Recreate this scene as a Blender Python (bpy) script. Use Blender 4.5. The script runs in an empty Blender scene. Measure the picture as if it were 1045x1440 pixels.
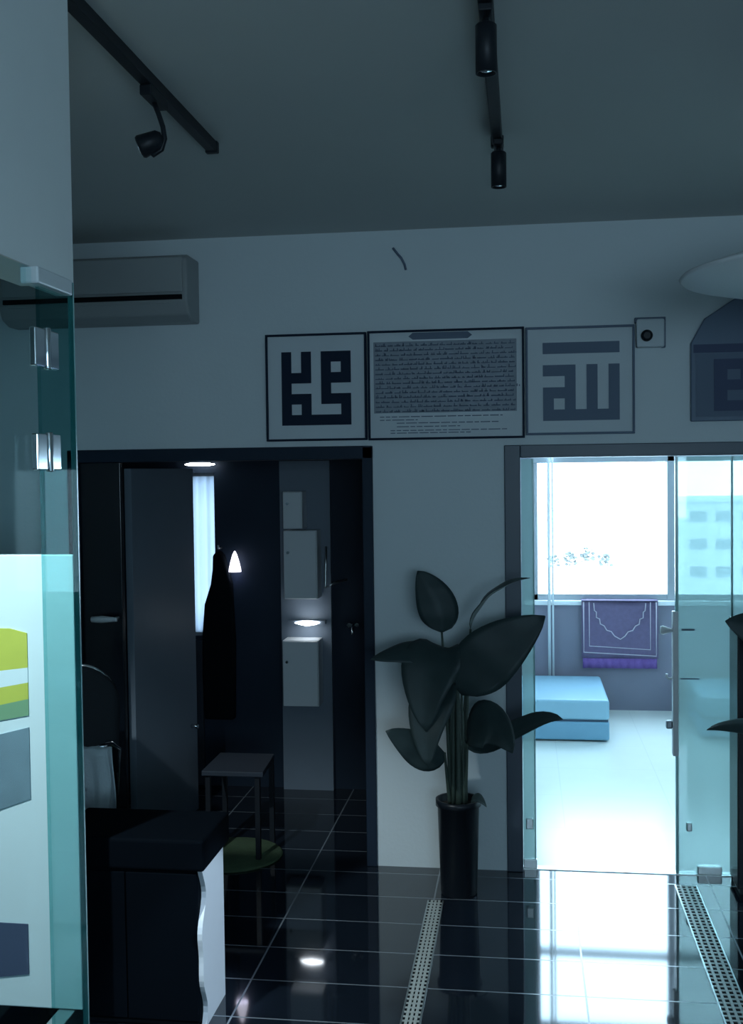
import bpy, bmesh, math, random
from mathutils import Vector, Matrix
random.seed(7)
C = bpy.context.scene.collection
PI = math.pi

# ---------------------------------------------------------------- materials
def mat(name, col, rough=.5, metal=0., spec=.5, emit=None, estr=0., bump=0., bscale=40., var=0., vscale=6.):
    m = bpy.data.materials.new(name); m.use_nodes = True
    nt = m.node_tree; b = nt.nodes['Principled BSDF']
    b.inputs['Base Color'].default_value = (*col, 1)
    b.inputs['Roughness'].default_value = rough
    b.inputs['Metallic'].default_value = metal
    b.inputs['Specular IOR Level'].default_value = spec
    if emit:
        b.inputs['Emission Color'].default_value = (*emit, 1)
        b.inputs['Emission Strength'].default_value = estr
    if var or bump:
        tc = nt.nodes.new('ShaderNodeTexCoord')
    if var:
        n = nt.nodes.new('ShaderNodeTexNoise'); n.inputs['Scale'].default_value = vscale
        n.inputs['Detail'].default_value = 4
        nt.links.new(tc.outputs['Object'], n.inputs['Vector'])
        mx = nt.nodes.new('ShaderNodeMix'); mx.data_type = 'RGBA'
        mx.inputs['A'].default_value = (*[c * (1 - var) for c in col], 1)
        mx.inputs['B'].default_value = (*[min(1, c * (1 + var)) for c in col], 1)
        nt.links.new(n.outputs['Fac'], mx.inputs['Factor'])
        nt.links.new(mx.outputs['Result'], b.inputs['Base Color'])
    if bump:
        n2 = nt.nodes.new('ShaderNodeTexNoise'); n2.inputs['Scale'].default_value = bscale
        nt.links.new(tc.outputs['Object'], n2.inputs['Vector'])
        bp = nt.nodes.new('ShaderNodeBump'); bp.inputs['Strength'].default_value = bump
        bp.inputs['Distance'].default_value = .01
        nt.links.new(n2.outputs['Fac'], bp.inputs['Height'])
        nt.links.new(bp.outputs['Normal'], b.inputs['Normal'])
    return m

def glass(name, tint, refl=.10, film=0., filmcol=(.5, .8, .8)):
    """architectural glass: tinted see-through pane with mirror reflection, optional frosted film"""
    m = bpy.data.materials.new(name); m.use_nodes = True
    nt = m.node_tree; nt.nodes.clear()
    out = nt.nodes.new('ShaderNodeOutputMaterial')
    tr = nt.nodes.new('ShaderNodeBsdfTransparent'); tr.inputs['Color'].default_value = (*tint, 1)
    gl = nt.nodes.new('ShaderNodeBsdfGlossy'); gl.inputs['Roughness'].default_value = .02
    gl.inputs['Color'].default_value = (.9, 1, 1, 1)
    fr = nt.nodes.new('ShaderNodeFresnel'); fr.inputs['IOR'].default_value = 1.45
    base = tr.outputs[0]
    if film:
        tl = nt.nodes.new('ShaderNodeBsdfTranslucent'); tl.inputs['Color'].default_value = (*filmcol, 1)
        df = nt.nodes.new('ShaderNodeBsdfDiffuse'); df.inputs['Color'].default_value = (*filmcol, 1)
        a = nt.nodes.new('ShaderNodeMixShader'); a.inputs[0].default_value = .4
        nt.links.new(tl.outputs[0], a.inputs[1]); nt.links.new(df.outputs[0], a.inputs[2])
        f = nt.nodes.new('ShaderNodeMixShader'); f.inputs[0].default_value = film
        nt.links.new(tr.outputs[0], f.inputs[1]); nt.links.new(a.outputs[0], f.inputs[2])
        base = f.outputs[0]
    mx = nt.nodes.new('ShaderNodeMixShader')
    sc = nt.nodes.new('ShaderNodeMath'); sc.operation = 'MULTIPLY'; sc.inputs[1].default_value = refl / .04
    mn = nt.nodes.new('ShaderNodeMath'); mn.operation = 'MINIMUM'; mn.inputs[1].default_value = min(.6, refl * 4)
    nt.links.new(fr.outputs[0], sc.inputs[0]); nt.links.new(sc.outputs[0], mn.inputs[0])
    nt.links.new(mn.outputs[0], mx.inputs[0]); nt.links.new(base, mx.inputs[1]); nt.links.new(gl.outputs[0], mx.inputs[2])
    nt.links.new(mx.outputs[0], out.inputs[0])
    return m

def tile_mat(name, tile, grout, x0, y0, sx, sy, w, rough, spec=.5, var=.15):
    m = bpy.data.materials.new(name); m.use_nodes = True
    nt = m.node_tree; b = nt.nodes['Principled BSDF']
    g = nt.nodes.new('ShaderNodeNewGeometry'); sp = nt.nodes.new('ShaderNodeSeparateXYZ')
    nt.links.new(g.outputs['Position'], sp.inputs[0])
    def line(sock, o, s):
        a = nt.nodes.new('ShaderNodeMath'); a.operation = 'SUBTRACT'; a.inputs[1].default_value = o - w / 2
        nt.links.new(sock, a.inputs[0])
        d = nt.nodes.new('ShaderNodeMath'); d.operation = 'FLOORED_MODULO'; d.inputs[1].default_value = s
        nt.links.new(a.outputs[0], d.inputs[0])
        l = nt.nodes.new('ShaderNodeMath'); l.operation = 'LESS_THAN'; l.inputs[1].default_value = w
        nt.links.new(d.outputs[0], l.inputs[0]); return l.outputs[0]
    mxm = nt.nodes.new('ShaderNodeMath'); mxm.operation = 'MAXIMUM'
    nt.links.new(line(sp.outputs[0], x0, sx), mxm.inputs[0]); nt.links.new(line(sp.outputs[1], y0, sy), mxm.inputs[1])
    n = nt.nodes.new('ShaderNodeTexNoise'); n.inputs['Scale'].default_value = 5; n.inputs['Detail'].default_value = 5
    nt.links.new(g.outputs['Position'], n.inputs['Vector'])
    t = nt.nodes.new('ShaderNodeMix'); t.data_type = 'RGBA'
    t.inputs['A'].default_value = (*[c * (1 - var) for c in tile], 1); t.inputs['B'].default_value = (*[min(1, c * (1 + var)) for c in tile], 1)
    nt.links.new(n.outputs['Fac'], t.inputs['Factor'])
    c = nt.nodes.new('ShaderNodeMix'); c.data_type = 'RGBA'; c.inputs['B'].default_value = (*grout, 1)
    nt.links.new(mxm.outputs[0], c.inputs['Factor']); nt.links.new(t.outputs['Result'], c.inputs['A'])
    nt.links.new(c.outputs['Result'], b.inputs['Base Color'])
    r = nt.nodes.new('ShaderNodeMapRange'); r.inputs['To Min'].default_value = rough; r.inputs['To Max'].default_value = .22
    nt.links.new(mxm.outputs[0], r.inputs['Value']); nt.links.new(r.outputs[0], b.inputs['Roughness'])
    b.inputs['Specular IOR Level'].default_value = spec
    return m

M = dict(
    wall=mat('white_paint', (.70, .76, .78), .6, bump=.08, bscale=60, var=.03, vscale=2),
    ceil=mat('ceiling_paint', (.62, .64, .62), .8, bump=.05, var=.03, vscale=2),
    bulk=mat('bulkhead_paint', (.90, .93, .92), .55, var=.03),
    farwall=mat('mauve_grey_paint', (.23, .225, .29), .6, bump=.05, var=.04),
    farwhite=mat('far_room_white', (.8, .84, .84), .6, var=.02),
    black=mat('black_lacquer', (.006, .010, .016), .22, spec=.35),
    blackwall=mat('dark_room_hazed_navy', (.016, .028, .048), .5, spec=.2, var=.1),  # navy base colour carries the veiling glare over black walls
    voidblack=mat('matt_black', (.002, .004, .007), .8, spec=.04),
    blackmat=mat('black_metal', (.010, .013, .018), .45, spec=.3),
    greydoor=mat('dark_grey_laminate', (.19, .23, .28), .45, spec=.3, var=.08, vscale=3),
    jamb=mat('slate_blue_frame', (.06, .08, .11), .4),
    alu=mat('window_aluminium', (.35, .38, .42), .4, .6),
    white=mat('white_enamel', (.78, .82, .84), .35),
    offwhite=mat('print_paper', (.66, .71, .74), .7, var=.03),
    ink=mat('navy_ink', (.012, .022, .045), .6, spec=.15),
    barink=mat('plaque_bar_navy', (.08, .10, .17), .6, spec=.2),
    ink2=mat('faded_navy_ink', (.15, .19, .26), .6, spec=.2),
    inkblock=mat('grey_text_panel', (.30, .34, .39), .7, var=.12, vscale=30),
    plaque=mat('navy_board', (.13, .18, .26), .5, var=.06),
    chrome=mat('chrome', (.8, .85, .88), .12, 1.),
    steel=mat('brushed_steel', (.62, .66, .66), .32, 1., var=.1, vscale=60),
    pebble=mat('drain_grey', (.55, .58, .55), .45, .3, var=.25, vscale=70),
    leaf=mat('dark_green_leaf', (.030, .050, .052), .5, spec=.3, var=.25, vscale=12),  # leaf green shifted towards blue for the haze of glare
    stem=mat('plant_stem', (.05, .075, .06), .55, var=.2),
    pot=mat('black_pot', (.010, .014, .020), .35, spec=.3),
    soil=mat('potting_soil', (.02, .016, .012), .95, bump=.6, bscale=90, var=.4, vscale=50),
    teal=mat('teal_vinyl', (.17, .36, .50), .5, bump=.15, bscale=200, var=.05),
    tealtop=mat('pale_blue_vinyl', (.26, .46, .58), .42, bump=.1, bscale=200, var=.05),
    seam=mat('dark_seam', (.03, .06, .10), .7),
    rug=mat('purple_prayer_mat', (.17, .135, .235), .95, bump=.3, bscale=300, var=.15, vscale=40),
    rugd=mat('plum_pile', (.10, .07, .15), .95, bump=.3, bscale=300, var=.2, vscale=40),
    rugline=mat('cream_thread', (.55, .50, .58), .9),
    fringe=mat('violet_fringe', (.18, .10, .33), .95, var=.2, vscale=60),
    fabric=mat('black_mesh_fabric', (.004, .007, .010), .9, spec=.08, bump=.3, bscale=300),
    cloth=mat('pale_grey_cloth', (.70, .78, .82), .85, bump=.3, bscale=120, var=.08),
    endp=mat('reflected_light_pale', (.74, .80, .86), .35, var=.04),
    green=mat('dark_green_pile', (.07, .12, .06), .95, bump=.5, bscale=200, var=.2, vscale=30),
    tabletop=mat('dark_grey_tabletop', (.028, .036, .050), .6, spec=.2, var=.08),
    poster_w=mat('poster_white', (.80, .88, .92), .45),
    poster_y=mat('poster_yellow', (.60, .60, .10), .5, var=.12, vscale=9),
    poster_g=mat('poster_green', (.22, .38, .22), .5),
    poster_b=mat('poster_grey_blue', (.20, .28, .34), .5, var=.25, vscale=7),
    lit=mat('lamp_and_glint_glow', (.9, .95, 1), .4, emit=(.86, .93, 1), estr=14.),
    lit2=mat('violet_glint_glow', (.9, .9, 1), .4, emit=(.86, .84, 1), estr=2.5),
    shade=mat('white_lamp_shade', (.82, .84, .86), .5, var=.02),
    tree=mat('distant_foliage', (.085, .085, .08), .9, var=.3, vscale=.8),
    bldg=mat('distant_concrete', (.36, .37, .37), .9, var=.1, vscale=.4),
    bldgw=mat('distant_window_glass', (.20, .22, .23), .6),
    tile=tile_mat('black_floor_tile', (.010, .015, .024), (.20, .23, .26), -1.034, 3.70, .62, .287, .007, .05, 1.0),
    paletile=tile_mat('pale_floor_tile', (.80, .84, .79), (.73, .77, .73), .2, 5.9, .6, .6, .005, .22, .6, .03),
    glass=glass('clear_glass', (.86, .95, .95), .001),
    tealglass=glass('teal_glass', (.50, .74, .74), .003),
    film=glass('teal_filmed_glass', (.73, .85, .84), .05, .48, (.44, .56, .55)),
    wglass=glass('window_glass', (.95, .98, .98), .03),
    glassedge=mat('glass_edge', (.35, .62, .62), .2),
    blackline=mat('black_slot', (.004, .005, .007), .6, spec=.1),
    acw=mat('air_conditioner_plastic', (.34, .36, .36), .5, var=.02),
)
def curtain_mat():
    m = bpy.data.materials.new('pale_blind_fabric'); m.use_nodes = True
    nt = m.node_tree; nt.nodes.clear()
    o = nt.nodes.new('ShaderNodeOutputMaterial')
    t = nt.nodes.new('ShaderNodeBsdfTranslucent'); t.inputs['Color'].default_value = (.36, .385, .42, 1)
    d = nt.nodes.new('ShaderNodeBsdfDiffuse'); d.inputs['Color'].default_value = (.5, .55, .6, 1)
    a = nt.nodes.new('ShaderNodeMixShader'); a.inputs[0].default_value = .1
    nt.links.new(t.outputs[0], a.inputs[1]); nt.links.new(d.outputs[0], a.inputs[2]); nt.links.new(a.outputs[0], o.inputs[0])
    return m
M['blind'] = curtain_mat()

# ---------------------------------------------------------------- mesh builder
class MB:
    def __init__(self): self.bm = bmesh.new()
    def box(self, x0, x1, y0, y1, z0, z1):
        v = [self.bm.verts.new((x, y, z)) for x in (x0, x1) for y in (y0, y1) for z in (z0, z1)]
        for f in ((0, 1, 3, 2), (4, 6, 7, 5), (0, 4, 5, 1), (2, 3, 7, 6), (0, 2, 6, 4), (1, 5, 7, 3)):
            self.bm.faces.new([v[i] for i in f])
        return self
    def obox(self, c, ax, ay, az):
        """box with centre c and half-axis vectors"""
        c, ax, ay, az = map(Vector, (c, ax, ay, az))
        v = [self.bm.verts.new(c + ax * i + ay * j + az * k) for i in (-1, 1) for j in (-1, 1) for k in (-1, 1)]
        for f in ((0, 1, 3, 2), (4, 6, 7, 5), (0, 4, 5, 1), (2, 3, 7, 6), (0, 2, 6, 4), (1, 5, 7, 3)):
            self.bm.faces.new([v[i] for i in f])
        return self
    def prism(self, pts, axis, a, b):
        """polygon pts (2D) extruded along axis 0/1/2 from a to b"""
        def mk(p, t):
            q = [0, 0, 0]; o = [i for i in (0, 1, 2) if i != axis]
            q[o[0]], q[o[1]], q[axis] = p[0], p[1], t
            return self.bm.verts.new(q)
        A = [mk(p, a) for p in pts]; B = [mk(p, b) for p in pts]
        self.bm.faces.new(A); self.bm.faces.new(B[::-1])
        n = len(pts)
        for i in range(n): self.bm.faces.new((A[i], B[i], B[(i + 1) % n], A[(i + 1) % n]))
        return self
    def tube(self, pts, r, n=10, cap=True):
        pts = [Vector(p) for p in pts]; rs = r if isinstance(r, (list, tuple)) else [r] * len(pts)
        rings = []; up = None
        for i, p in enumerate(pts):
            d = (pts[min(i + 1, len(pts) - 1)] - pts[max(i - 1, 0)]).normalized()
            if up is None: up = d.orthogonal().normalized()
            up = (up - d * up.dot(d)).normalized(); s = d.cross(up)
            rings.append([self.bm.verts.new(p + (up * math.cos(2 * PI * k / n) + s * math.sin(2 * PI * k / n)) * rs[i]) for k in range(n)])
        for a, b in zip(rings, rings[1:]):
            for k in range(n):
                f = self.bm.faces.new((a[k], a[(k + 1) % n], b[(k + 1) % n], b[k])); f.smooth = True
        if cap: self.bm.faces.new(rings[0][::-1]); self.bm.faces.new(rings[-1])
        return self
    def lathe(self, c, prof, n=32, smooth=True):
        c = Vector(c); rings = []
        for r, z in prof:
            if r < 1e-6: rings.append([self.bm.verts.new(c + Vector((0, 0, z)))])
            else: rings.append([self.bm.verts.new(c + Vector((r * math.cos(2 * PI * k / n), r * math.sin(2 * PI * k / n), z))) for k in range(n)])
        for a, b in zip(rings, rings[1:]):
            for k in range(n):
                k2 = (k + 1) % n
                if len(a) == 1 and len(b) == 1: continue
                vs = (a[0], b[k2], b[k]) if len(a) == 1 else (a[k], a[k2], b[0]) if len(b) == 1 else (a[k], a[k2], b[k2], b[k])
                f = self.bm.faces.new(vs); f.smooth = smooth
        return self
    def grid(self, fn, nu, nv, smooth=True):
        V = [[self.bm.verts.new(fn(i / nu, j / nv)) for j in range(nv + 1)] for i in range(nu + 1)]
        for i in range(nu):
            for j in range(nv):
                f = self.bm.faces.new((V[i][j], V[i + 1][j], V[i + 1][j + 1], V[i][j + 1])); f.smooth = smooth
        return self
    def build(self, name, m, parent=None, bevel=0., solid=0., sub=0, seg=2):
        bmesh.ops.recalc_face_normals(self.bm, faces=self.bm.faces)
        me = bpy.data.meshes.new(name); self.bm.to_mesh(me); self.bm.free()
        o = bpy.data.objects.new(name, me); C.objects.link(o)
        me.materials.append(M[m] if isinstance(m, str) else m)
        if parent is not None:
            o.parent = parent; o.matrix_parent_inverse = Matrix.Translation(-Vector(parent.location))
        if solid:
            s = o.modifiers.new('solid', 'SOLIDIFY'); s.thickness = solid; s.offset = 0
        if bevel:
            b = o.modifiers.new('bevel', 'BEVEL'); b.width = bevel; b.segments = seg; b.limit_method = 'ANGLE'
        if sub:
            s = o.modifiers.new('sub', 'SUBSURF'); s.levels = sub; s.render_levels = sub
        return o

def tag(o, label=None, cat=None, group=None, kind=None):
    if label: o['label'] = label
    if cat: o['category'] = cat
    if group: o['group'] = group
    if kind: o['kind'] = kind
    return o
def thing(name, label, cat, loc=(0, 0, 0), group=None, kind=None):
    o = bpy.data.objects.new(name, None); C.objects.link(o); o.location = loc; o.empty_display_size = .1
    return tag(o, label, cat, group, kind)
def struct(o, label, cat): return tag(o, label, cat, kind='structure')

# ================================================================ THE ROOMS
W = 5.23                       # face of the hall's end wall
CZ = 3.05                      # hall ceiling
# floors
struct(MB().box(-3.2, 2.2, -2.6, 5.28, -.1, 0).box(-3.2, -.72, 5.28, 6.7, -.1, 0).build('floor', 'tile'),
       'glossy black tiled floor of the dark hall with pale grout lines', 'floor')
struct(MB().box(-.72, 3.2, 5.28, 9.0, -.1, 0).build('floor.001', 'paletile'),
       'pale tiled floor of the bright room beyond the glass doorway', 'floor')
# ceilings
struct(MB().box(-3.3, 2.3, -2.7, 5.33, CZ, CZ + .1).build('ceiling', 'ceil'), 'dim grey ceiling of the hall carrying the black light tracks', 'ceiling')
struct(MB().box(-.721, 3.3, 5.33, 9.05, 2.75, 2.85).build('ceiling.001', 'farwhite'), 'white ceiling of the bright room beyond the doorway', 'ceiling')
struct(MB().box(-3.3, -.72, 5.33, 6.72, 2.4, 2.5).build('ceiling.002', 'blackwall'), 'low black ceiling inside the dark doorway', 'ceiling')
# end wall with its two openings
DX0, DX1, DT = -.02, 1.34, 1.965      # glass doorway
BX0, BX1, BT = -2.25, -.72, 2.03      # dark doorway
w = MB()
w.box(-3.3, BX0, W, W + .1, 0, CZ).box(BX0, BX1, W, W + .1, BT, CZ).box(BX1, DX0 - .075, W, W + .1, 0, CZ)
w.box(DX0 - .075, 2.3, W, W + .1, DT + .06, CZ).box(DX1 + .06, 2.3, W, W + .1, 0, DT + .06)
struct(w.build('wall_back', 'wall'), 'white end wall of the hall hung with framed calligraphy', 'wall')
struct(MB().box(-3.3, -3.2, -2.7, 6.7, 0, CZ).build('wall_left', 'wall'), 'white wall at the far left behind the glass', 'wall')
struct(MB().box(2.2, 2.3, -2.7, W, 0, CZ).build('wall_right', 'wall'), 'white wall on the right of the hall', 'wall')
RX0, RX1, RZ0, RZ1 = .1, 1.9, 1.3, 2.4
struct(MB().box(-3.3, RX0, -2.7, -2.6, 0, CZ).box(RX1, 2.3, -2.7, -2.6, 0, CZ).box(RX0, RX1, -2.7, -2.6, 0, RZ0).box(RX0, RX1, -2.7, -2.6, RZ1, CZ)
       .build('wall_front', 'wall'), 'white wall with a window behind the viewer', 'wall')
t = MB()
for x in (RX0, (RX0 + RX1) / 2 - .02, RX1 - .04): t.box(x, x + .04, -2.68, -2.62, RZ0, RZ1)
for z in (RZ0, RZ1 - .04): t.box(RX0, RX1, -2.68, -2.62, z, z + .04)
rw = struct(t.build('window_3', 'alu'), 'window behind the viewer that lights the hall', 'window')
MB().box(RX0, RX1, -2.655, -2.645, RZ0, RZ1).build('pane', 'wglass', rw)
# bulkhead over the left glass
struct(MB().box(-1.17, -1.04, -2.6, 2.47, 2.35, CZ).build('trim_1', 'bulk'), 'pale grey bulkhead above the glass panel at upper left', 'bulkhead')
# bright room
fx0, fx1, fz0, fz1 = .05, 2.3, .87, 2.62
f = MB().box(-.721, fx0, 8.87, 9.0, 0, 2.75).box(fx1, 3.3, 8.87, 9.0, 0, 2.75).box(fx0, fx1, 8.87, 9.0, 0, fz0).box(fx0, fx1, 8.87, 9.0, fz1, 2.75)
struct(f.build('wall_far', 'farwall'), 'mauve grey wall under the big bright window', 'wall')
struct(MB().box(-.721, -.66, 5.365, 8.87, 0, 2.75).build('wall_far_left', 'farwhite'), 'left side wall of the bright room', 'wall')
struct(MB().box(3.2, 3.3, 5.33, 9.0, 0, 2.75).build('wall_far_right', 'farwhite'), 'right side wall of the bright room', 'wall')
struct(MB().box(-.72, -.02, 5.331, 5.36, 0, 2.75).box(1.40, 3.2, 5.331, 5.36, 0, 2.75).box(-.02, 1.4, 5.331, 5.36, 2.03, 2.75).build('wall_far_near', 'farwhite'),
       'inner face of the wall around the glass doorway', 'wall')
win = thing('window_1', 'large overexposed window across the bright room', 'window', (1.1, 8.93, fz0), kind='structure')
fr = MB()
for x in (fx0, fx1 - .05): fr.box(x, x + .05, 8.90, 8.96, fz0, fz1)
for z in (fz0, fz1 - .05): fr.box(fx0, fx1, 8.90, 8.96, z, z + .05)
fr.build('window_frame', 'alu', win, .004)
MB().box(1.105, 1.165, 8.885, 8.965, fz0, fz1).build('mullion', 'alu', win, .006)
MB().box(fx0, fx1, 8.885, 8.965, 1.965, 2.015).build('transom', 'alu', win, .006)
MB().box(fx0 - .06, fx1 + .06, 8.845, 8.90, fz0 - .035, fz0 + .003).build('window_sill', 'white', win, .006)
MB().box(fx0, fx1, 8.926, 8.932, fz0, fz1).build('pane', 'wglass', win)
# dark room walls
sx0, sx1, sz0, sz1 = -2.06, -1.87, .92, 1.915
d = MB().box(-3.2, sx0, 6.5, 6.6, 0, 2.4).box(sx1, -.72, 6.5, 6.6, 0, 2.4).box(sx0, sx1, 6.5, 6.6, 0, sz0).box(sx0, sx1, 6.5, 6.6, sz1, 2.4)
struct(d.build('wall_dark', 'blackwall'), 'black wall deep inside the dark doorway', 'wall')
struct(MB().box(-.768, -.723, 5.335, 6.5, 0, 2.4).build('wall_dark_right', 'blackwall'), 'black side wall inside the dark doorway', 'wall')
struct(MB().box(-1.455, -1.15, 6.46, 6.499, 0, 1.98).build('wall_dark_panel', 'greydoor'), 'dark grey wall panel behind the pale wall cabinets', 'wall')
win2 = thing('window_2', 'tall narrow blue-white lit slit inside the dark doorway', 'window', (-1.96, 6.55, sz0), kind='structure')
MB().grid(lambda u, v: (sx0 + (sx1 - sx0) * u, 6.545 + .006 * math.sin(u * 22), sz0 + (sz1 - sz0) * v), 24, 4).build('blind', 'blind', win2, solid=.002)
MB().box(sx0, sx1, 6.52, 6.58, sz0, sz0 + .02).box(sx0, sx1, 6.52, 6.58, sz1 - .02, sz1).build('window_frame', 'alu', win2)
# door frames
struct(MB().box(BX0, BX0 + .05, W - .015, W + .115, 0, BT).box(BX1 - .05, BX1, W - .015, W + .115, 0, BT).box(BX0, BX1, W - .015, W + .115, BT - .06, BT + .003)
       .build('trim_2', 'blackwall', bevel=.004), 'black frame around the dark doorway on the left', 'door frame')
struct(MB().box(DX0 - .075, DX0, W - .015, W + .115, 0, DT + .06).box(DX1, DX1 + .06, W - .015, W + .115, 0, DT + .06).box(DX0, DX1, W - .015, W + .115, DT, DT + .06)
       .build('trim_3', 'jamb', bevel=.004), 'slate blue frame around the bright glass doorway', 'door frame')
# dark closed leaf and open grey leaf
d1 = struct(MB().box(BX0 + .05, -1.99, W + .02, W + .06, .01, 1.97).build('door_1', 'black', bevel=.003), 'narrow black door leaf with a bright bar handle', 'door')
hb = MB().tube([(-2.125, W - .045, 1.196), (-2.07, W - .05, 1.197), (-1.995, W - .045, 1.196)], [.015, .018, .010], 12)
hb.tube([(-2.11, W - .045, 1.196), (-2.11, W + .025, 1.196)], .008).tube([(-2.015, W - .045, 1.196), (-2.015, W + .025, 1.196)], .008)
hb.build('door_handle', 'white', d1)
a, b = Vector((-1.985, 5.34, 0)), Vector((-1.865, 6.0, 0)); dd = (b - a) / 2; nn = Vector((dd.y, -dd.x, 0)).normalized() * .02
d2 = struct(MB().obox((a + b) / 2 + Vector((0, 0, .975)), dd, nn, (0, 0, .965)).build('door_2', 'greydoor', bevel=.003),
            'dark grey door leaf standing open into the dark room', 'door')
kp = b - dd.normalized() * .07 + nn * 1.0
MB().tube([kp + Vector((0, 0, .5)), kp + nn * 2 + Vector((0, 0, .5))], .012).build('door_knob', 'chrome', d2)

# ================================================================ LEFT GLASS
GX = -1.04
g = thing('glass_door', 'frameless clear glass door at far left under the pale bulkhead', 'glass door', (GX, 1.6, 0))
MB().box(GX - .006, GX + .006, 1.0, 2.270, .01, 2.345).build('glass_pane', 'glass', g)
g2 = thing('glass_sidelight', 'narrow teal fixed glass strip at left, hinged to the clear glass door', 'glass panel', (GX, 2.37, 0))
MB().box(GX - .006, GX + .006, 2.278, 2.450, 0, 2.35).build('glass_pane', 'tealglass', g2)
MB().box(GX - .0065, GX + .0065, 2.450, 2.456, 0, 2.35).build('glass_edge', 'glassedge', g2)
MB().box(GX - .02, GX + .022, 2.233, 2.413, 2.313, 2.349).build('header_clamp', 'white', g2, .004)
for z0, z1 in ((2.137, 2.219), (1.916, 1.994)):
    h = MB().box(GX + .007, GX + .022, 2.213, 2.270, z0, z1).box(GX + .007, GX + .022, 2.278, 2.331, z0, z1)
    h.tube([(GX + .02, 2.274, z0 - .004), (GX + .02, 2.274, z1 + .004)], .009)
    h.build('glass_hinge', 'chrome', g2, .003)

# poster stand behind the glass
ps = thing('poster_stand', 'white display board with yellow, green and grey poster behind the left glass', 'display board', (-1.9, 3.45, 0))
MB().box(-2.45, -1.475, 3.45, 3.48, .12, 1.645).build('board', 'poster_w', ps, .004)
def band(name, m, pts): MB().prism(pts, 1, 3.446, 3.4505).build(name, m, ps)
XR = -1.64
band('yellow_band', 'poster_y', [(-2.4, 1.40), (-1.70, 1.40), (XR, 1.385), (XR, 1.27), (-1.8, 1.25), (-2.4, 1.18)])
band('grey_band', 'poster_w', [(-2.4, 1.18), (-1.8, 1.25), (XR, 1.27), (XR, 1.22), (-1.8, 1.19), (-2.4, 1.12)])
band('yellow_band', 'poster_y', [(-2.4, 1.12), (-1.8, 1.19), (XR, 1.22), (XR, 1.165), (-1.8, 1.13), (-2.4, 1.02)])
band('green_band', 'poster_g', [(-2.4, 1.02), (-1.8, 1.13), (XR, 1.165), (XR, 1.11), (-1.8, 1.08), (-2.4, .95)])
band('picture_block', 'poster_b', [(-2.4, .92), (-1.8, 1.03), (XR, 1.07), (XR, .83), (-1.75, .79), (-2.4, .68)])
for fx_ in (-2.4, -1.56): MB().box(fx_, fx_ + .06, 3.30, 3.56, 0, .12).build('foot', 'steel', ps, .004)
band('dark_picture', 'barink', [(-2.4, .41), (-1.66, .405), (-1.66, .235), (-2.4, .13)])

# ================================================================ CEILING TRACKS
def track(x, y0, y1, label):
    t = thing('ceiling_track', label, 'light track', (x, y0, CZ), 'black ceiling light tracks')
    MB().box(x - .018, x + .018, y0, y1, CZ - .035, CZ).build('rail', 'blackmat', t, .003)
    MB().box(x - .022, x + .022, y1, y1 + .025, CZ - .04, CZ).build('end_cap', 'blackmat', t, .004)
    return t
track(-.085, -.5, 3.83, 'black ceiling track running overhead near the centre of the hall')
track(-1.06, 2.49, 3.72, 'black ceiling track on the left beside the pale bulkhead')
def head(x, y, r, h, label):
    t = thing('track_spotlight', label, 'spotlight', (x, y, CZ - .035), 'cylinder spotlights on the centre track')
    z = CZ - .035
    MB().box(x - .016, x + .016, y - .05, y + .05, z - .018, z - .0005).build('adapter', 'blackmat', t, .003)
    MB().tube([(x, y, z - .018), (x, y, z - .036)], .008).build('neck', 'blackmat', t)
    z -= .032
    MB().lathe((x, y, z - h), [(0, .012), (r * .82, .012), (r * .86, 0), (r, 0), (r, h - .004), (r - .004, h), (0, h)], 28).build('lamp_housing', 'blackmat', t)
    MB().lathe((x, y, z - h), [(0, .002), (r * .5, .004), (r * .78, .011), (0, .0115)], 24).build('lens', 'chrome', t)
    return t
head(-.085, 2.72, .026, .118, 'larger, nearer black cylinder spotlight on the centre track')
head(-.08, 3.80, .026, .118, 'smaller black cylinder spotlight at the far end of the centre track')
ts = thing('gimbal_spotlight', 'black spotlight on a curved arm under the left ceiling track', 'spotlight', (-1.06, 3.13, CZ - .035))
x, y, z = -1.06, 3.13, CZ - .035
MB().box(x - .018, x + .018, y - .075, y + .075, z - .03, z - .0005).build('adapter', 'blackmat', ts, .004)
MB().tube([(x, y, z - .03), (x + .012, y, z - .06), (x + .025, y, z - .10), (x + .03, y, z - .135), (x + .02, y, z - .165), (x - .005, y, z - .18), (x - .02, y, z - .165)], .0075, 10).build('arm', 'blackmat', ts)
hd = MB(); ax = Vector((-.8, -.15, -.35)).normalized(); c0 = Vector((x + .012, y, z - .135))
hd.tube([c0 + ax * -.012, c0, c0 + ax * .055, c0 + ax * .062], [.016, .027, .034, .030], 24)
hd.build('lamp_housing', 'blackmat', ts)
MB().tube([c0 + ax * .0621, c0 + ax * .064], .024, 20).build('lens', 'chrome', ts)

# air conditioner
ac = thing('air_conditioner', 'grey wall air conditioner high up at left with a black outlet slot', 'air conditioner', (-2.0, 5.13, 2.65))
MB().prism([(5.03, 2.72), (5.06, 2.66), (5.13, 2.635), (W - .001, 2.635), (W - .001, 2.94), (5.05, 2.94), (5.03, 2.92)], 0, -2.50, -1.56).build('casing', 'acw', ac, .01)
MB().box(-2.48, -1.58, 5.018, 5.031, 2.762, 2.925).build('front_panel', 'acw', ac, .005)
MB().box(-2.47, -1.585, 5.016, 5.034, 2.728, 2.750).build('outlet_slot', 'blackline', ac)
MB().obox((-2.03, 5.045, 2.69), (.42, 0, 0), (0, .012, -.022), (0, .002, .001)).build('louver', 'acw', ac)

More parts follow.
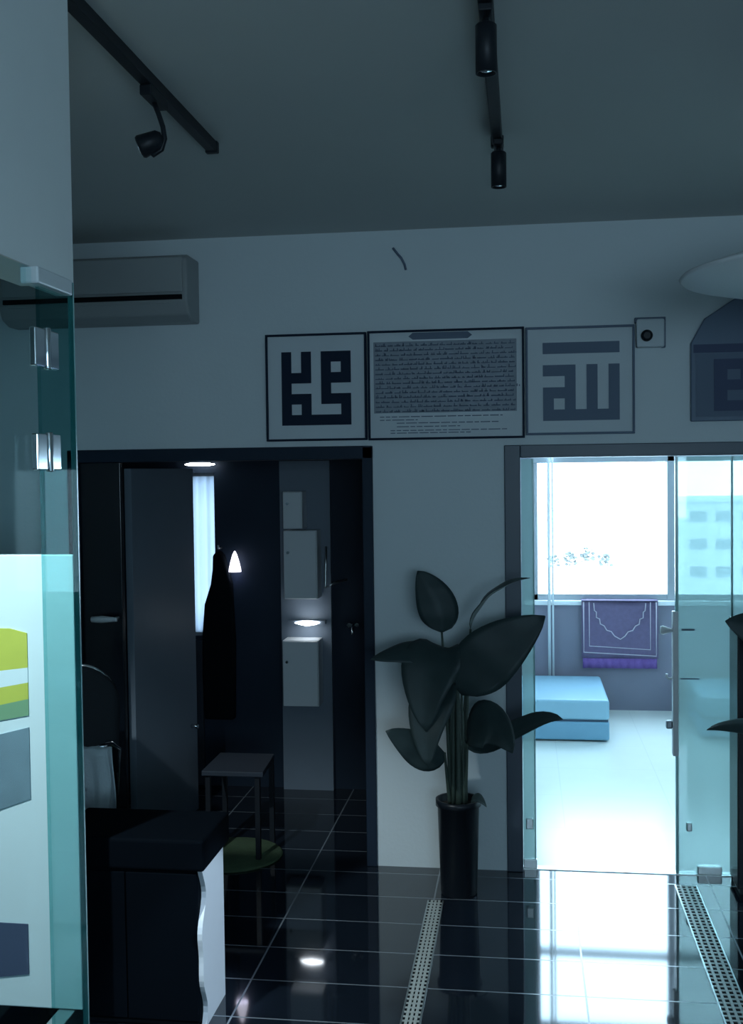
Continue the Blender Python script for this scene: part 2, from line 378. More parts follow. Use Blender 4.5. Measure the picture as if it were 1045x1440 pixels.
# loose wire
tag(MB().tube([(-.61, W - .006, 2.965), (-.595, W - .012, 2.945), (-.57, W - .014, 2.915), (-.555, W - .012, 2.885), (-.55, W - .006, 2.86)], .0055, 8).build('cable_stub', 'ink2'),
    'short dark cable stub curling out of the wall above the pictures', 'cable')

# ================================================================ FRAMES
def glyph(rows, x0, x1, z0, z1, y0, y1):
    n, m = len(rows), len(rows[0]); mb = MB(); sx, sz = (x1 - x0) / m, (z1 - z0) / n
    on = lambda r, c: 0 <= r < n and 0 <= c < m and rows[r][c] == '1'
    V = {}
    def v(i, j, k):
        if (i, j, k) not in V: V[(i, j, k)] = mb.bm.verts.new((x0 + i * sx, (y0, y1)[k], z1 - j * sz))
        return V[(i, j, k)]
    for r in range(n):
        for c in range(m):
            if not on(r, c): continue
            mb.bm.faces.new((v(c, r, 0), v(c + 1, r, 0), v(c + 1, r + 1, 0), v(c, r + 1, 0)))
            for (dr, dc, p, q) in ((-1, 0, (c, r), (c + 1, r)), (1, 0, (c, r + 1), (c + 1, r + 1)), (0, -1, (c, r), (c, r + 1)), (0, 1, (c + 1, r), (c + 1, r + 1))):
                if not on(r + dr, c + dc): mb.bm.faces.new((v(*p, 0), v(*q, 0), v(*q, 1), v(*p, 1)))
    return mb
MUH = ['1010111', '1010101', '1110111', '1000100', '1110111', '1010001', '1111111']
ALL = ['1111111', '0000000', '1110101', '0010101', '1110101', '1010101', '1111111']
def frame(name, label, cat, x0, x1, z0, z1, group, fm='ink'):
    t = thing(name, label, cat, ((x0 + x1) / 2, W - .02, z0), group)
    e = .010
    fb = MB().box(x0, x1, W - .028, W - .001, z1 - e, z1).box(x0, x1, W - .028, W - .001, z0, z0 + e)
    fb.box(x0, x0 + e, W - .028, W - .001, z0 + e, z1 - e).box(x1 - e, x1, W - .028, W - .001, z0 + e, z1 - e)
    fb.build('frame', fm, t, .002)
    MB().box(x0 + e, x1 - e, W - .015, W - .0015, z0 + e, z1 - e).build('print', 'offwhite', t)
    return t
k = 'framed calligraphy row above the doorways'
t = frame('framed_calligraphy', 'left square frame with bold black square-kufic lettering', 'picture', -1.232, -.742, 2.060, 2.572, k)
glyph(MUH, -1.155, -.818, 2.135, 2.487, W - .019, W - .0152).build('lettering', 'ink', t)
t = frame('framed_calligraphy', 'wide middle frame filled with dense small script', 'picture', -.736, .002, 2.058, 2.575, k)
MB().prism([(-.54, 2.545), (-.52, 2.562), (-.26, 2.562), (-.24, 2.545), (-.26, 2.530), (-.52, 2.530)], 1, W - .018, W - .0152).build('title_cartouche', 'ink2', t)
MB().box(-.708, -.034, W - .017, W - .0152, 2.185, 2.522).build('text_panel', 'inkblock', t)
tx = MB()
for r in range(15):                                   # rows of small connected strokes, read as script
    zz = 2.508 - r * .0222; xx = -.70
    while xx < -.05:
        ww = random.uniform(.012, .045); hh = random.uniform(.003, .006)
        tx.box(xx, min(xx + ww, -.042), W - .0185, W - .0171, zz - .008, zz - .008 + hh)
        for q in range(random.randint(1, 3)):
            px = xx + random.uniform(0, ww); tx.box(px, px + .004, W - .0185, W - .0171, zz - .008, zz + random.uniform(-.002, .008))
        xx += ww + random.uniform(.004, .010)
tx.build('script_rows', 'ink2', t)
tl = MB()
for zz, xa, xb in ((2.165, -.68, -.10), (2.150, -.68, -.50), (2.135, -.60, -.12), (2.118, -.60, -.30), (2.100, -.63, -.08), (2.088, -.63, -.25)):
    xx = xa
    while xx < xb:
        ww = random.uniform(.02, .06); tl.box(xx, min(xx + ww, xb), W - .0175, W - .0152, zz, zz + .004); xx += ww + .007
tl.build('footer_lines', 'ink2', t)
t = frame('framed_calligraphy', 'right square frame with a bar above square-kufic lettering over the bright doorway', 'picture', .008, .505, 2.070, 2.570, k, 'ink2')
glyph(ALL, .087, .437, 2.135, 2.497, W - .019, W - .0152).build('lettering', 'ink2', t)
t = thing('wall_plaque', 'navy plaque with lettering at the right edge, clipped top shaped to a shadow', 'plaque', (1.0, W - .02, 2.10))
MB().prism([(.755, 2.12), (.755, 2.475), (.815, 2.585), (.96, 2.68), (1.4, 2.70), (1.4, 2.12)], 1, W - .035, W - .001).build('board', 'plaque', t, .004)  # upper clipped part of the board stands where a shadow falls
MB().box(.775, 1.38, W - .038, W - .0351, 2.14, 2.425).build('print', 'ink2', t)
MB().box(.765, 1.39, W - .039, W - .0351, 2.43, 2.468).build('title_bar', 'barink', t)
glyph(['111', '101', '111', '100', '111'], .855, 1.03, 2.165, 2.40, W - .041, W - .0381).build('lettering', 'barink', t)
sc = thing('security_camera', 'small white box with a black lens beside the right frame', 'camera', (.575, W - .03, 2.46))
MB().box(.512, .636, W - .05, W - .001, 2.462, 2.590).build('housing', 'offwhite', sc, .008)
MB().box(.505, .643, W - .03, W - .002, 2.575, 2.600).box(.625, .643, W - .03, W - .002, 2.46, 2.575).build('bracket', 'ink2', sc, .003)
lz = MB().tube([(.555, W - .05, 2.512), (.555, W - .075, 2.512)], .026, 24); lz.tube([(.555, W - .075, 2.512), (.555, W - .082, 2.512)], [.026, .015], 24)
lz.build('lens', 'black', sc)

# pendant shade at the right edge
pl = thing('pendant_lamp', 'pale saucer pendant lamp cut off by the right edge', 'lamp', (1.0, 3.6, 2.4))
MB().lathe((1.0, 3.6, 2.51), [(.005, .16), (.04, .155), (.16, .115), (.32, .062), (.45, .02), (.505, .002), (.51, -.004), (.50, -.012), (.42, -.030), (.3, -.060), (.12, -.085), (0, -.09)], 48).build('lamp_shade_or_glint_cone', 'shade', pl)
MB().tube([(1.0, 3.6, 2.66), (1.0, 3.6, CZ - .02)], .006).build('cord', 'white', pl)
MB().lathe((1.0, 3.6, CZ - .025), [(0, 0), (.05, 0), (.055, .02), (.055, .0249), (0, .0249)], 24).build('canopy', 'white', pl)

# ================================================================ GLASS DOORWAY
s1 = thing('glass_sidelight', 'slim clear glass strip at the left jamb of the bright doorway', 'glass panel', (.01, W + .05, 0))
MB().box(-.018, .036, W + .045, W + .055, .005, DT - .005).build('glass_pane', 'film', s1)
MB().box(.036, .042, W + .044, W + .056, .005, DT - .005).build('glass_edge', 'glassedge', s1)
MB().box(-.018, .046, W + .035, W + .065, .002, .045).build('floor_clamp', 'steel', s1, .004)
MB().box(-.005, .030, W + .035, W + .065, .19, .24).build('glass_clamp', 'steel', s1, .004)
s2 = thing('glass_sidelight', 'wide teal-filmed glass panel filling the right of the bright doorway', 'glass panel', (.9, W + .05, 0))
MB().box(.705, .945, W + .045, W + .055, .005, DT - .005).build('glass_pane', 'film', s2)
MB().box(.953, DX1 - .002, W + .045, W + .055, .005, DT - .005).build('glass_pane', 'film', s2)
MB().box(.945, .953, W + .043, W + .057, .005, DT - .005).build('joint_strip', 'glassedge', s2)
MB().box(.678, .705, W + .03, W + .07, .56, 1.24).build('edge_stile', 'white', s2, .004)
for m_ in ((.005, .56), (1.24, DT - .005)): MB().box(.692, .705, W + .038, W + .062, *m_).build('glass_edge', 'glassedge', s2)
kn = MB().lathe((0, 0, 0), [(0, .0), (.018, .003), (.022, .015), (.012, .04), (.008, .06), (0, .06)], 20)
bmesh.ops.rotate(kn.bm, verts=kn.bm.verts, matrix=Matrix.Rotation(PI / 2, 3, 'Y'))
bmesh.ops.translate(kn.bm, verts=kn.bm.verts, vec=(.622, W + .05, 1.150)); kn.build('door_knob', 'white', s2)
MB().tube([(.68, W + .05, .925), (.662, W + .05, .922), (.652, W + .05, .932), (.654, W + .05, .945)], .006).build('hook', 'white', s2)
MB().box(.648, .679, W + .038, W + .062, .685, .725).build('latch', 'alu', s2, .008)
MB().box(.74, .765, W + .03, W + .07, .205, .245).build('glass_clamp', 'steel', s2, .005)
MB().box(.79, .90, W + .03, W + .07, .002, .04).build('floor_clamp', 'steel', s2, .004)
for m_ in ((.72, .78, 1.149, 1.158), (.715, .80, .92, .926)): MB().box(m_[0], m_[1], W + .0445, W + .0448, m_[2], m_[3]).build('film_mark', 'ink2', s2)
sp = thing('threshold_strip', 'thin dark metal strip across the threshold of the bright doorway', 'threshold', (.6, W + .05, 0))
MB().box(DX0, DX1, W + .025, W + .075, 0, .004).build('strip', 'steel', sp)

# floor drains
def drain(x, w_, y0, y1, label):
    t = thing('floor_drain', label, 'drain', (x, (y0 + y1) / 2, 0), 'steel floor drains')
    MB().box(x - w_, x - w_ + .006, y0, y1, 0, .004).box(x + w_ - .006, x + w_, y0, y1, 0, .004).build('rim', 'steel', t)
    gm = MB()
    for k in range(3):
        xx = x - w_ + .012 + (2 * w_ - .024) * (k + .5) / 3
        gm.box(xx - .005, xx + .005, y0, y1, .0005, .0045)
    yy = y0 + .01
    while yy < y1 - .01:
        gm.box(x - w_ + .006, x + w_ - .006, yy, yy + .010, .0005, .0035); yy += .032
    gm.build('grate', 'pebble', t)
    MB().box(x - w_ + .006, x + w_ - .006, y0, y1, 0, .0008).build('channel', 'blackline', t)
drain(-.405, .036, 2.6, 4.82, 'narrow steel floor drain leading towards the potted plant')
drain(.715, .050, 2.6, 5.12, 'wider steel floor drain leading to the right glass panel')

# ================================================================ BRIGHT ROOM FURNITURE
def ottoman(x0, x1, y0, y1, label):
    t = thing('ottoman', label, 'ottoman', ((x0 + x1) / 2, (y0 + y1) / 2, 0), 'blue ottomans')
    MB().box(x0, x1, y0, y1, .01, .142).build('base', 'teal', t, .015, seg=3)
    MB().box(x0 + .008, x1 - .008, y0 + .008, y1 - .008, .14, .154).build('seam', 'seam', t)
    MB().box(x0, x1, y0, y1, .152, .295).build('cushion', 'tealtop', t, .022, seg=4)
ottoman(-.25, .575, 7.80, 8.74, 'blue box ottoman in the bright room under the window')
ottoman(1.22, 2.1, 7.95, 8.74, 'second blue ottoman seen through the teal right glass')
cp = tag(MB().tube([(.185, 8.815, 0.0), (.185, 8.815, 2.75)], .012, 12).tube([(.215, 8.815, 0.0), (.215, 8.815, 2.75)], .008, 12).build('wall_pipe', 'white'),
         'slim white pipe pair rising behind the left ottoman', 'pipe')
rg = thing('prayer_mat', 'purple prayer mat with cream lines hanging below the window sill', 'mat', (.73, 8.80, .4))
MB().grid(lambda u, v: (.437 + .588 * u, 8.822 - .004 * math.sin(u * 9) - .012 * (1 - v), .425 + .445 * v), 24, 10).build('pile', 'rug', rg, solid=.006)
MB().box(.437, 1.025, 8.80, 8.90, .874, .882).build('folded_top', 'rug', rg, .003)
MB().grid(lambda u, v: (.445 + .57 * u, 8.806 - .006 * math.sin(u * 60), .345 + .078 * v), 60, 2).build('fringe', 'fringe', rg, solid=.005)
ln = MB(); yl = 8.800
def pline(pts, r=.0035):
    ln.tube([(px, yl - (.0 if pz > .6 else .002), pz) for px, pz in pts], r, 6)
pline([(.452, .868), (.452, .470), (1.010, .445), (1.010, .868)], .005)
pline([(.495, .868), (.495, .520), (.965, .495), (.965, .868)], .004)
mh = [(.53, .86), (.535, .80), (.55, .79), (.55, .745), (.575, .735), (.58, .695), (.61, .68), (.63, .645), (.665, .635), (.69, .60), (.735, .575)]
pline(mh + [(1.46 - px, pz) for px, pz in mh[::-1][1:]], .0045)
ln.build('woven_lines', 'rugline', rg)

# ================================================================ OUTDOORS (seen bleached through the window)
rnd = random.Random(3)
for i, (tx_, tz, r) in enumerate([(.72, -.50, .17), (1.18, -.44, .20), (1.64, -.34, .22), (2.12, -.48, .18)]):
    tr = thing('distant_tree', ['leftmost pale bleached tree beyond the window', 'second pale bleached tree beyond the window', 'third pale bleached tree beyond the window', 'rightmost pale bleached tree beyond the window'][i], 'tree', (tx_, 30, -8), 'trees beyond the window')
    cm = MB()
    for q in range(40):
        c = Vector((tx_ + max(-.16, min(.16, rnd.gauss(0, r * .5))), 30 + rnd.uniform(-.12, .12), tz + rnd.gauss(0, r * .4)))
        bmesh.ops.create_icosphere(cm.bm, subdivisions=1, radius=rnd.uniform(.02, .05), matrix=Matrix.Translation(c) @ Matrix.Rotation(rnd.uniform(0, 3), 4, 'X') @ Matrix.Diagonal((1.3, 1, .6, 1)))
    cm.build('crown', 'tree', tr)
    MB().tube([(tx_, 30, -8), (tx_, 30, tz)], [.03, .012], 8).build('trunk', 'tree', tr)
bd = thing('distant_building', 'faint bleached apartment block beyond the right window pane', 'building', (7.5, 45, -8))
MB().box(6.25, 9.6, 45, 50, -8, .62).build('wall', 'bldg', bd)
for r in range(6):
    for q in range(3):
        MB().box(6.5 + q * 1.0, 7.1 + q * 1.0, 44.96, 45.02, -.15 - r * 1.1, .22 - r * 1.1).build('window', 'bldgw', bd)
MB().box(6.15, 9.7, 44.9, 50.1, .62, .74).build('roof', 'bldg', bd)

# ================================================================ PLANTS
def bez(p, n):
    p = [Vector(q) for q in p]; out = []
    for i in range(n + 1):
        t = i / n; q = p
        while len(q) > 1: q = [q[j].lerp(q[j + 1], t) for j in range(len(q) - 1)]
        out.append(q[0])
    return out
def leaf(parent, ctrl, width, side, base=None, fold=.18, curl=0.):
    """blade along a Bezier midrib; side = direction the blade spreads in"""
    n = 16; mid = bez(ctrl, n); side = Vector(side).normalized()
    def fn(u, v):
        i = min(int(round(u * n)), n); p = mid[i]
        d = (mid[min(i + 1, n)] - mid[max(i - 1, 0)]).normalized()
        s = (side - d * side.dot(d)).normalized(); nrm = d.cross(s)
        w_ = width * (math.sin(PI * min(1, u ** .75)) ** .72 if 0 < u < 1 else .02)
        e = (v - .5) * 2
        return p + s * e * w_ * .5 + nrm * (fold * abs(e) + curl * e * e + .03 * math.sin(u * 17 + e)) * w_ * .5
    MBl = MB().grid(fn, n, 8)
    o = MBl.build('leaf', 'leaf', parent, solid=.002)
    rb = MB().tube(mid, [.005 - .003 * i / n for i in range(n + 1)], 6).build('midrib', 'stem', o)
    rb.parent = o; rb.matrix_parent_inverse = Matrix.Translation(-Vector(parent.location))
    o.matrix_parent_inverse = Matrix.Translation(-Vector(parent.location))
    if base is not None:
        MB().tube(bez([base, (Vector(base) * .4 + mid[0] * .6) + Vector((0, 0, -.02)), mid[0]], 10), [.010 - .0005 * i for i in range(11)], 8).build('stem', 'stem', parent)
    return o
def pot(t, x, y, h=.43, r0=.078, r1=.098):
    MB().lathe((x, y, 0), [(0, 0), (r0, 0), (r0 + .004, .006), (r1 - .004, h - .03), (r1 + .004, h - .028), (r1 + .004, h), (r1 - .008, h), (r1 - .012, h - .03), (0, h - .03)], 40).build('pot', 'pot', t)
    MB().lathe((x, y, 0), [(r1 - .013, h - .029), (r1 * .5, h - .018), (0, h - .015)], 24).build('soil', 'soil', t)
px, py = -.308, 4.93
P = thing('potted_plant', 'dark broad-leaved bird of paradise in a tall black pot beside the bright doorway', 'plant', (px, py, 0))
pot(P, px, py)
B = (px, py, .41); FX = (1, 0, 0)
leaf(P, [(-.372, 4.90, 1.185), (-.36, 4.88, 1.27), (-.42, 4.88, 1.39), (-.478, 4.90, 1.462)], .18, (1, .15, .35), (px - .01, py, .41))
leaf(P, [(-.245, 4.92, 1.20), (-.21, 4.92, 1.33), (-.10, 4.92, 1.41), (.02, 4.90, 1.43)], .16, (.15, 1, .12), (px + .02, py + .01, .41))
leaf(P, [(-.285, 4.88, .91), (-.23, 4.86, 1.06), (-.08, 4.86, 1.15), (.085, 4.88, 1.265)], .27, (-.6, .15, .75), (px + .03, py - .02, .41), .06)
leaf(P, [(-.36, 4.85, 1.10), (-.44, 4.83, 1.14), (-.56, 4.80, 1.12), (-.675, 4.76, 1.085)], .13, (.1, .75, .6), (px - .03, py - .01, .41), .25)
leaf(P, [(-.32, 4.86, 1.12), (-.40, 4.80, 1.15), (-.45, 4.74, 1.02), (-.43, 4.72, .78)], .27, (1, -.1, .1), (px - .02, py - .03, .41), .14)
leaf(P, [(-.36, 4.84, .66), (-.42, 4.80, .62), (-.50, 4.77, .73), (-.61, 4.74, .775)], .16, (.4, .3, .9), (px - .035, py - .02, .41), .18)
leaf(P, [(-.33, 4.86, .96), (-.40, 4.78, .98), (-.45, 4.72, .84), (-.42, 4.70, .63)], .20, (1, 0, .1), (px - .03, py, .41), .15)
leaf(P, [(-.26, 4.86, .70), (-.20, 4.80, .84), (-.12, 4.74, .84), (-.06, 4.70, .70)], .21, (.3, .1, 1), (px + .03, py, .41), .16)
leaf(P, [(-.27, 4.88, .70), (-.14, 4.84, .64), (.02, 4.80, .87), (.155, 4.78, .832)], .13, (.3, .75, .75), (px + .035, py - .01, .41), .22)
for dx, dy in ((0, 0), (.022, .01), (-.02, .012), (.005, -.022)):
    MB().tube(bez([(px + dx, py + dy, .40), (px + dx * 1.3, py + dy, .7), (px + dx * 2.6 - .01, py + dy * 2, 1.02)], 8), [.018 - .0012 * i for i in range(9)], 10).build('cane', 'stem', P)
leaf(P, [(px + .06, py - .03, .43), (px + .08, py - .05, .455), (px + .10, py - .06, .45), (px + .13, py - .07, .415)], .06, (0, 1, .4))
qx, qy = 1.22, 4.62
Q = thing('potted_plant', 'second dark leafy plant reaching in from the right edge', 'plant', (qx, qy, 0))
pot(Q, qx, qy)
leaf(Q, [(1.10, 4.62, .92), (1.0, 4.62, .80), (.86, 4.62, .90), (.73, 4.62, .835)], .12, (.2, .9, .45), (qx - .03, qy, .41), .2)
leaf(Q, [(1.15, 4.62, 1.10), (1.05, 4.60, 1.22), (.93, 4.60, 1.26), (.80, 4.60, 1.285)], .20, (.2, .3, .9), (qx - .02, qy, .41), .15)
leaf(Q, [(1.22, 4.62, 1.05), (1.18, 4.60, 1.25), (1.2, 4.58, 1.4), (1.25, 4.58, 1.5)], .2, (1, .1, 0), (qx, qy, .41))
leaf(Q, [(1.28, 4.62, .95), (1.36, 4.6, 1.1), (1.5, 4.6, 1.15), (1.6, 4.6, 1.1)], .2, (.1, .8, .5), (qx + .02, qy, .41))

# black cabinet at the right edge
rc = thing('side_cabinet', 'tall black cabinet at the right edge beside the glass panel', 'cabinet', (1.22, 5.1, 0))
MB().box(.925, 1.55, 5.02, 5.21, .03, 1.20).build('body', 'black', rc, .004)
MB().box(.922, 1.553, 5.012, 5.212, 1.20, 1.225).build('top', 'black', rc, .003)
MB().box(.94, 1.53, 5.04, 5.20, 0, .03).build('plinth', 'blackmat', rc)
MB().box(.93, 1.232, 5.012, 5.02, .04, 1.19).build('door', 'black', rc, .002)
MB().box(1.238, 1.545, 5.012, 5.02, .04, 1.19).build('door', 'black', rc, .002)

# ================================================================ LEFT FURNITURE
bc = thing('low_cabinet', 'low black cabinet with end panel coloured pale for reflected light in the lower left foreground', 'cabinet', (-1.35, 3.75, 0))
MB().box(-1.62, -1.118, 3.60, 3.90, .02, .55).build('body', 'voidblack', bc, .003)
MB().box(-1.64, -1.09, 3.585, 3.92, .55, .66).build('top', 'voidblack', bc, .012, seg=3)
MB().box(-1.60, -1.13, 3.62, 3.88, 0, .02).build('plinth', 'blackmat', bc)
wv = [(3.605 + .022 * math.sin(zq * 16 + .4) + .012 * math.sin(zq * 31), zq) for zq in [i * .549 / 26 for i in range(27)]]
MB().prism([(yq, zq) for yq, zq in wv] + [(3.86, .549), (3.86, 0)], 0, -1.1165, -1.10).build('reflected_light_panel', 'endp', bc)  # pale colour and wavy edge stand in for light reflected on the black side
MB().box(-1.37, -1.12, 3.592, 3.60, .03, .54).build('door', 'voidblack', bc, .002)
MB().box(-1.615, -1.375, 3.592, 3.60, .03, .54).build('door', 'voidblack', bc, .002)

# office chair with cloth
oc = thing('office_chair', 'dark office chair with a chrome-rimmed backrest at left behind the glass strip', 'chair', (-2.03, 4.5, 0))
def back(u, v):
    a_ = (u - .5) * 2; e = v
    wx = .245 * (1 - .25 * max(0, (e - .75)) ** 2 * 9)
    return (-2.03 + a_ * wx, 4.62 - .05 * (1 - a_ * a_) + .04 * e, .60 + (.47 - .10 * abs(a_) ** 4) * e)
MB().grid(back, 16, 12).build('backrest', 'fabric', oc, solid=.035)
MB().tube([back(u / 20, 1.0) for u in range(21)], .010, 10).build('back_rim', 'chrome', oc)
MB().box(-2.27, -1.79, 4.24, 4.68, .42, .49).build('seat', 'fabric', oc, .03, seg=4)
MB().tube([(-2.03, 4.64, .45), (-2.03, 4.68, .55), (-2.03, 4.66, .70)], .02).build('back_bracket', 'blackmat', oc)
MB().tube([(-2.03, 4.46, .08), (-2.03, 4.46, .42)], .028, 16).build('gas_column', 'chrome', oc)
for k in range(5):
    a_ = k * 2 * PI / 5 + .3; e = Vector((math.cos(a_) * .29, math.sin(a_) * .29, 0)); c = Vector((-2.03, 4.46, .085))
    lg = MB().tube([c, c + e * .6 + Vector((0, 0, -.005)), c + e + Vector((0, 0, -.02))], [.022, .018, .014]).build('leg', 'blackmat', oc)
    cs = c + e; p_ = Vector((-math.sin(a_), math.cos(a_), 0)) * .018
    MB().tube([Vector((cs.x, cs.y, .03)) - p_, Vector((cs.x, cs.y, .03)) + p_], .03, 16).build('caster', 'blackmat', oc)
MB().tube([(-1.80, 4.62, .50), (-1.785, 4.62, .70), (-1.80, 4.56, .742), (-1.83, 4.36, .745)], .014).build('armrest', 'chrome', oc)
MB().tube([(-2.26, 4.62, .50), (-2.275, 4.62, .70), (-2.26, 4.56, .742), (-2.23, 4.36, .745)], .014).build('armrest', 'chrome', oc)
def drape(u, v):
    s = v * .62 - .28; over = .02
    xq = -1.870 + .150 * u + .008 * math.sin(v * 9)
    fold_ = .010 * math.sin(u * 15 + v * 2) * min(1, abs(s) * 6)
    hem = .03 * math.sin(u * 7) * (1 if abs(s) > .2 else 0)
    if abs(s) < .03: return (xq, 4.37 + s, .768 - s * s * 6 + .002 * math.sin(u * 15))
    z_ = .762 - (abs(s) - .03) + (hem if s < 0 else 0)
    return (xq, 4.37 + (over + .012 if s > 0 else -over - .012) + fold_, z_)
tag(MB().grid(drape, 26, 30).build('draped_cloth', 'cloth', solid=.004), 'pale grey cloth draped over the armrest of the office chair', 'cloth')

# inside the dark doorway
tb = thing('low_table', 'small dark grey low table in the dark doorway above the green mat', 'table', (-1.43, 5.38, 0))
MB().prism([(-1.585, 5.20), (-1.275, 5.20), (-1.30, 5.56), (-1.59, 5.56)], 2, .425, .45).build('tabletop', 'tabletop', tb, .004)
for lx in (-1.56, -1.31):
    for ly in (5.23, 5.53): MB().box(lx - .012, lx + .012, ly - .012, ly + .012, .0125 if ly < 5.5 else .0, .425).build('leg', 'blackmat', tb)
tag(MB().lathe((-1.46, 5.30, 0), [(0, 0), (.245, 0), (.25, .006), (.24, .012), (0, .012)], 48).build('round_mat', 'green'), 'round dark green mat on the floor of the dark doorway', 'mat')
def cabinet(x0, x1, z0, z1, label):
    t = thing('wall_cabinet', label, 'cabinet', ((x0 + x1) / 2, 6.4, z0), 'pale wall cabinets in the dark room')
    MB().box(x0, x1, 6.32, 6.459, z0, z1).build('body', 'white', t, .004)
    MB().box(x0 + .004, x1 - .004, 6.308, 6.319, z0 + .004, z1 - .004).build('door', 'white', t, .003)
    MB().tube([(x0 + .03, 6.295, z0 + (z1 - z0) * .68), (x0 + .03, 6.308, z0 + (z1 - z0) * .68)], .008, 12).build('knob', 'chrome', t)
cabinet(-1.405, -1.29, 1.582, 1.80, 'smallest pale wall cabinet, topmost in the dark doorway')
cabinet(-1.405, -1.205, 1.170, 1.572, 'large pale wall cabinet at mid height above the glowing handle glint')
cabinet(-1.42, -1.205, .535, .925, 'pale wall cabinet lowest of the three, under the glowing handle glint')
sl = thing('handle_glint', 'small glowing spindle standing in for a handle glint between the pale wall cabinets', 'light', (-1.28, 6.4, 1.0))
MB().tube([(-1.36, 6.40, 1.018), (-1.33, 6.39, 1.020), (-1.285, 6.385, 1.018), (-1.23, 6.39, 1.02), (-1.21, 6.40, 1.02)], [.001, .010, .017, .010, .001], 12).build('tube', 'lit', sl)  # glowing spindle gives the glint on a chrome handle and brightens the cabinets
MB().box(-1.40, -1.18, 6.41, 6.459, 1.01, 1.03).build('bracket', 'greydoor', sl)  # bracket added only for the handle glint spindle
rd = tag(MB().tube([(-1.172, 6.44, 1.47), (-1.174, 6.43, 1.36), (-1.176, 6.42, 1.225), (-1.13, 6.43, 1.25), (-1.06, 6.49, 1.268)], .007, 8).build('chrome_rail', 'steel'),
         'thin chrome rail beside the large pale wall cabinet', 'rail')
tp = thing('wall_tap', 'small glinting chrome tap on the black wall right of the glowing handle glint', 'tap', (-1.02, 6.45, 1.0))
MB().tube([(-1.04, 6.499, 1.0), (-1.04, 6.44, 1.0)], .014, 14).tube([(-.995, 6.499, 1.0), (-.995, 6.45, 1.0)], .012, 14).build('valve', 'chrome', tp)
MB().tube([(-1.017, 6.46, 1.0), (-1.017, 6.42, .985), (-1.012, 6.40, .95)], .009, 10).tube([(-1.04, 6.46, 1.0), (-.995, 6.46, 1.0)], .008).build('spout', 'chrome', tp)
wl = thing('wall_glint', 'tiny glowing cone standing in for a lit glint on the black wall of the dark room', 'lamp', (-1.734, 6.46, 1.32))
MB().lathe((-1.734, 6.45, 1.318), [(.038, 0), (.036, .02), (.027, .06), (.014, .105), (.004, .125), (0, .126)], 24).build('lamp_shade_or_glint_cone', 'lit2', wl)  # emissive cone takes the place of a lit glint
MB().tube([(-1.734, 6.45, 1.35), (-1.734, 6.499, 1.35)], .005).build('bracket', 'blackmat', wl)  # bracket added only for the wall glint cone
td = thing('tube_light', 'short white lit tube above the narrow lit slit', 'light', (-1.94, 6.45, 1.97))
MB().tube([(-2.03, 6.44, 1.968), (-2.0, 6.44, 1.968), (-1.88, 6.44, 1.967), (-1.845, 6.44, 1.967)], [.003, .009, .009, .003], 10).build('tube', 'lit', td)
MB().box(-2.0, -1.88, 6.45, 6.499, 1.975, 1.99).build('bracket', 'blackmat', td)
hc = thing('hanging_coat', 'black coat hanging beside and partly over the narrow lit slit', 'coat', (-1.83, 6.47, .4))
out_ = [(-1.868, 1.42), (-1.872, 1.33), (-1.885, 1.24), (-1.925, 1.12), (-1.94, .95), (-1.945, .7), (-1.935, .42), (-1.75, .42), (-1.74, .9), (-1.755, 1.25), (-1.80, 1.42), (-1.83, 1.45)]
MB().prism(out_, 1, 6.43, 6.49).build('coat_body', 'fabric', hc, .015, seg=3)
MB().tube([(-1.83, 6.499, 1.46), (-1.83, 6.44, 1.46), (-1.83, 6.44, 1.48)], .006).build('coat_hook', 'steel', hc)
tag(MB().box(-2.02, -1.952, 6.470, 6.498, .02, .90).build('dim_slit_strip', 'tabletop', bevel=.004), 'slim grey upright strip giving the dim lower part of the narrow lit slit', 'panel')  # grey colour stands for the dim lower end of the lit slit

# ================================================================ LIGHT
SKY = 14.0
wd = bpy.data.worlds.new('overcast_sky'); bpy.context.scene.world = wd; wd.use_nodes = True
bg = wd.node_tree.nodes['Background']; bg.inputs[0].default_value = (.55, .79, 1, 1); bg.inputs[1].default_value = SKY
def portal(name, loc, rot, sx, sy):
    l = bpy.data.lights.new(name, 'AREA'); l.shape = 'RECTANGLE'; l.size = sx; l.size_y = sy; l.cycles.is_portal = True
    o = bpy.data.objects.new(name, l); C.objects.link(o); o.location = loc; o.rotation_euler = rot
portal('window_portal', ((fx0 + fx1) / 2, 9.02, (fz0 + fz1) / 2), (-PI / 2, 0, 0), fx1 - fx0, fz1 - fz0)
portal('rear_window_portal', ((RX0 + RX1) / 2, -2.72, (RZ0 + RZ1) / 2), (PI / 2, 0, 0), RX1 - RX0, RZ1 - RZ0)
portal('slit_portal', ((sx0 + sx1) / 2, 6.62, (sz0 + sz1) / 2), (-PI / 2, 0, 0), sx1 - sx0, sz1 - sz0)
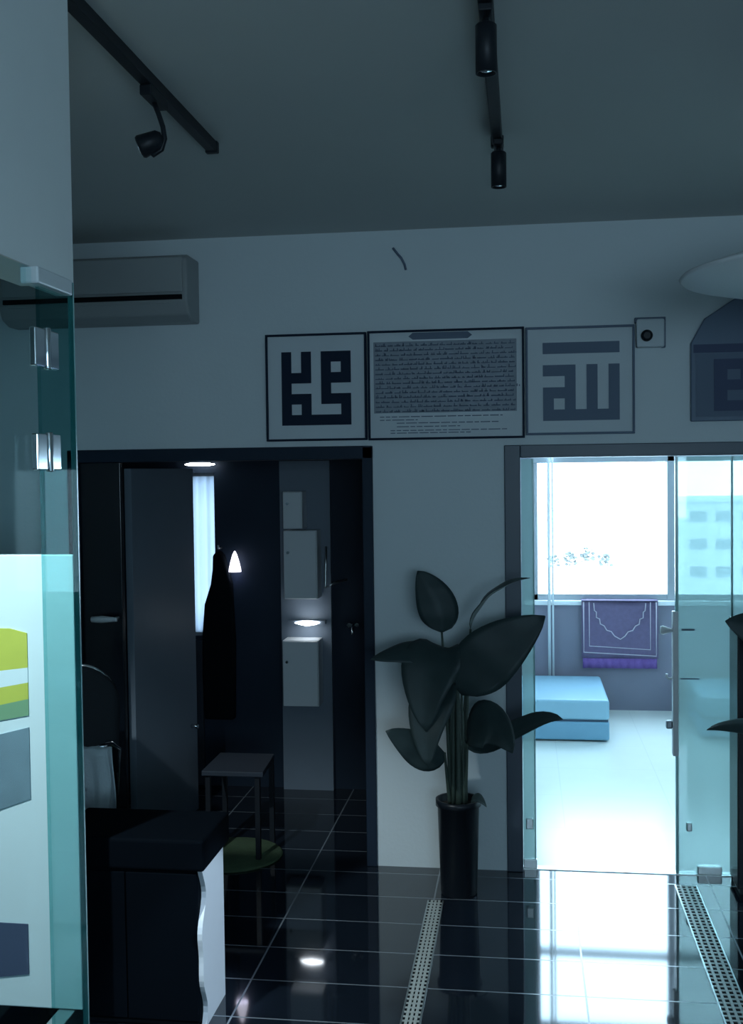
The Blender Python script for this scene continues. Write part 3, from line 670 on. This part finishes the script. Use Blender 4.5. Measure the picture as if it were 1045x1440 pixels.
l = bpy.data.lights.new('board_fill_spot', 'SPOT'); l.energy = 260; l.spot_size = 1.0; l.spot_blend = .6; l.shadow_soft_size = .05; l.color = (.80, .95, 1)  # unseen spot added to light the poster board
o = bpy.data.objects.new('board_fill_spot', l); C.objects.link(o); o.location = (-2.0, 2.1, 2.85)
o.rotation_euler = (Vector((-1.7, 3.45, .8)) - Vector(o.location)).to_track_quat('-Z', 'Y').to_euler()

l = bpy.data.lights.new('panel_fill_spot', 'SPOT'); l.energy = 520; l.spot_size = .15; l.spot_blend = .5; l.shadow_soft_size = .04; l.color = (.66, .83, 1)  # added spot out of view, brightens the end panel of the low cabinet
o = bpy.data.objects.new('panel_fill_spot', l); C.objects.link(o); o.location = (1.7, 2.6, 2.95)
o.rotation_euler = (Vector((-1.1, 3.74, .27)) - Vector(o.location)).to_track_quat('-Z', 'Y').to_euler()

# ================================================================ CAMERA
F = 1550.0; yaw = math.atan(216 / F); pitch = math.radians(2.0); roll = math.radians(.7)
fwd = Vector((-math.sin(yaw) * math.cos(pitch), math.cos(yaw) * math.cos(pitch), -math.sin(pitch)))
r0 = Vector((math.cos(yaw), math.sin(yaw), 0)); u0 = r0.cross(fwd)
R = r0 * math.cos(roll) - u0 * math.sin(roll); U = r0 * math.sin(roll) + u0 * math.cos(roll)
cd = bpy.data.cameras.new('camera'); co = bpy.data.objects.new('camera', cd); C.objects.link(co)
co.matrix_world = Matrix(((R.x, U.x, -fwd.x, 0), (R.y, U.y, -fwd.y, 0), (R.z, U.z, -fwd.z, 1.9), (0, 0, 0, 1)))
cd.sensor_fit = 'VERTICAL'; cd.sensor_height = 24; cd.lens = 24 * F / 1440; cd.clip_start = .05; cd.clip_end = 500
S = bpy.context.scene; S.camera = co
S.view_settings.view_transform = 'Standard'; S.view_settings.look = 'None'; S.view_settings.gamma = 1; S.view_settings.exposure = 0
S.view_settings.use_curve_mapping = False
S.cycles.max_bounces = 10; S.cycles.transparent_max_bounces = 16; S.cycles.caustics_reflective = False; S.cycles.sample_clamp_indirect = 6
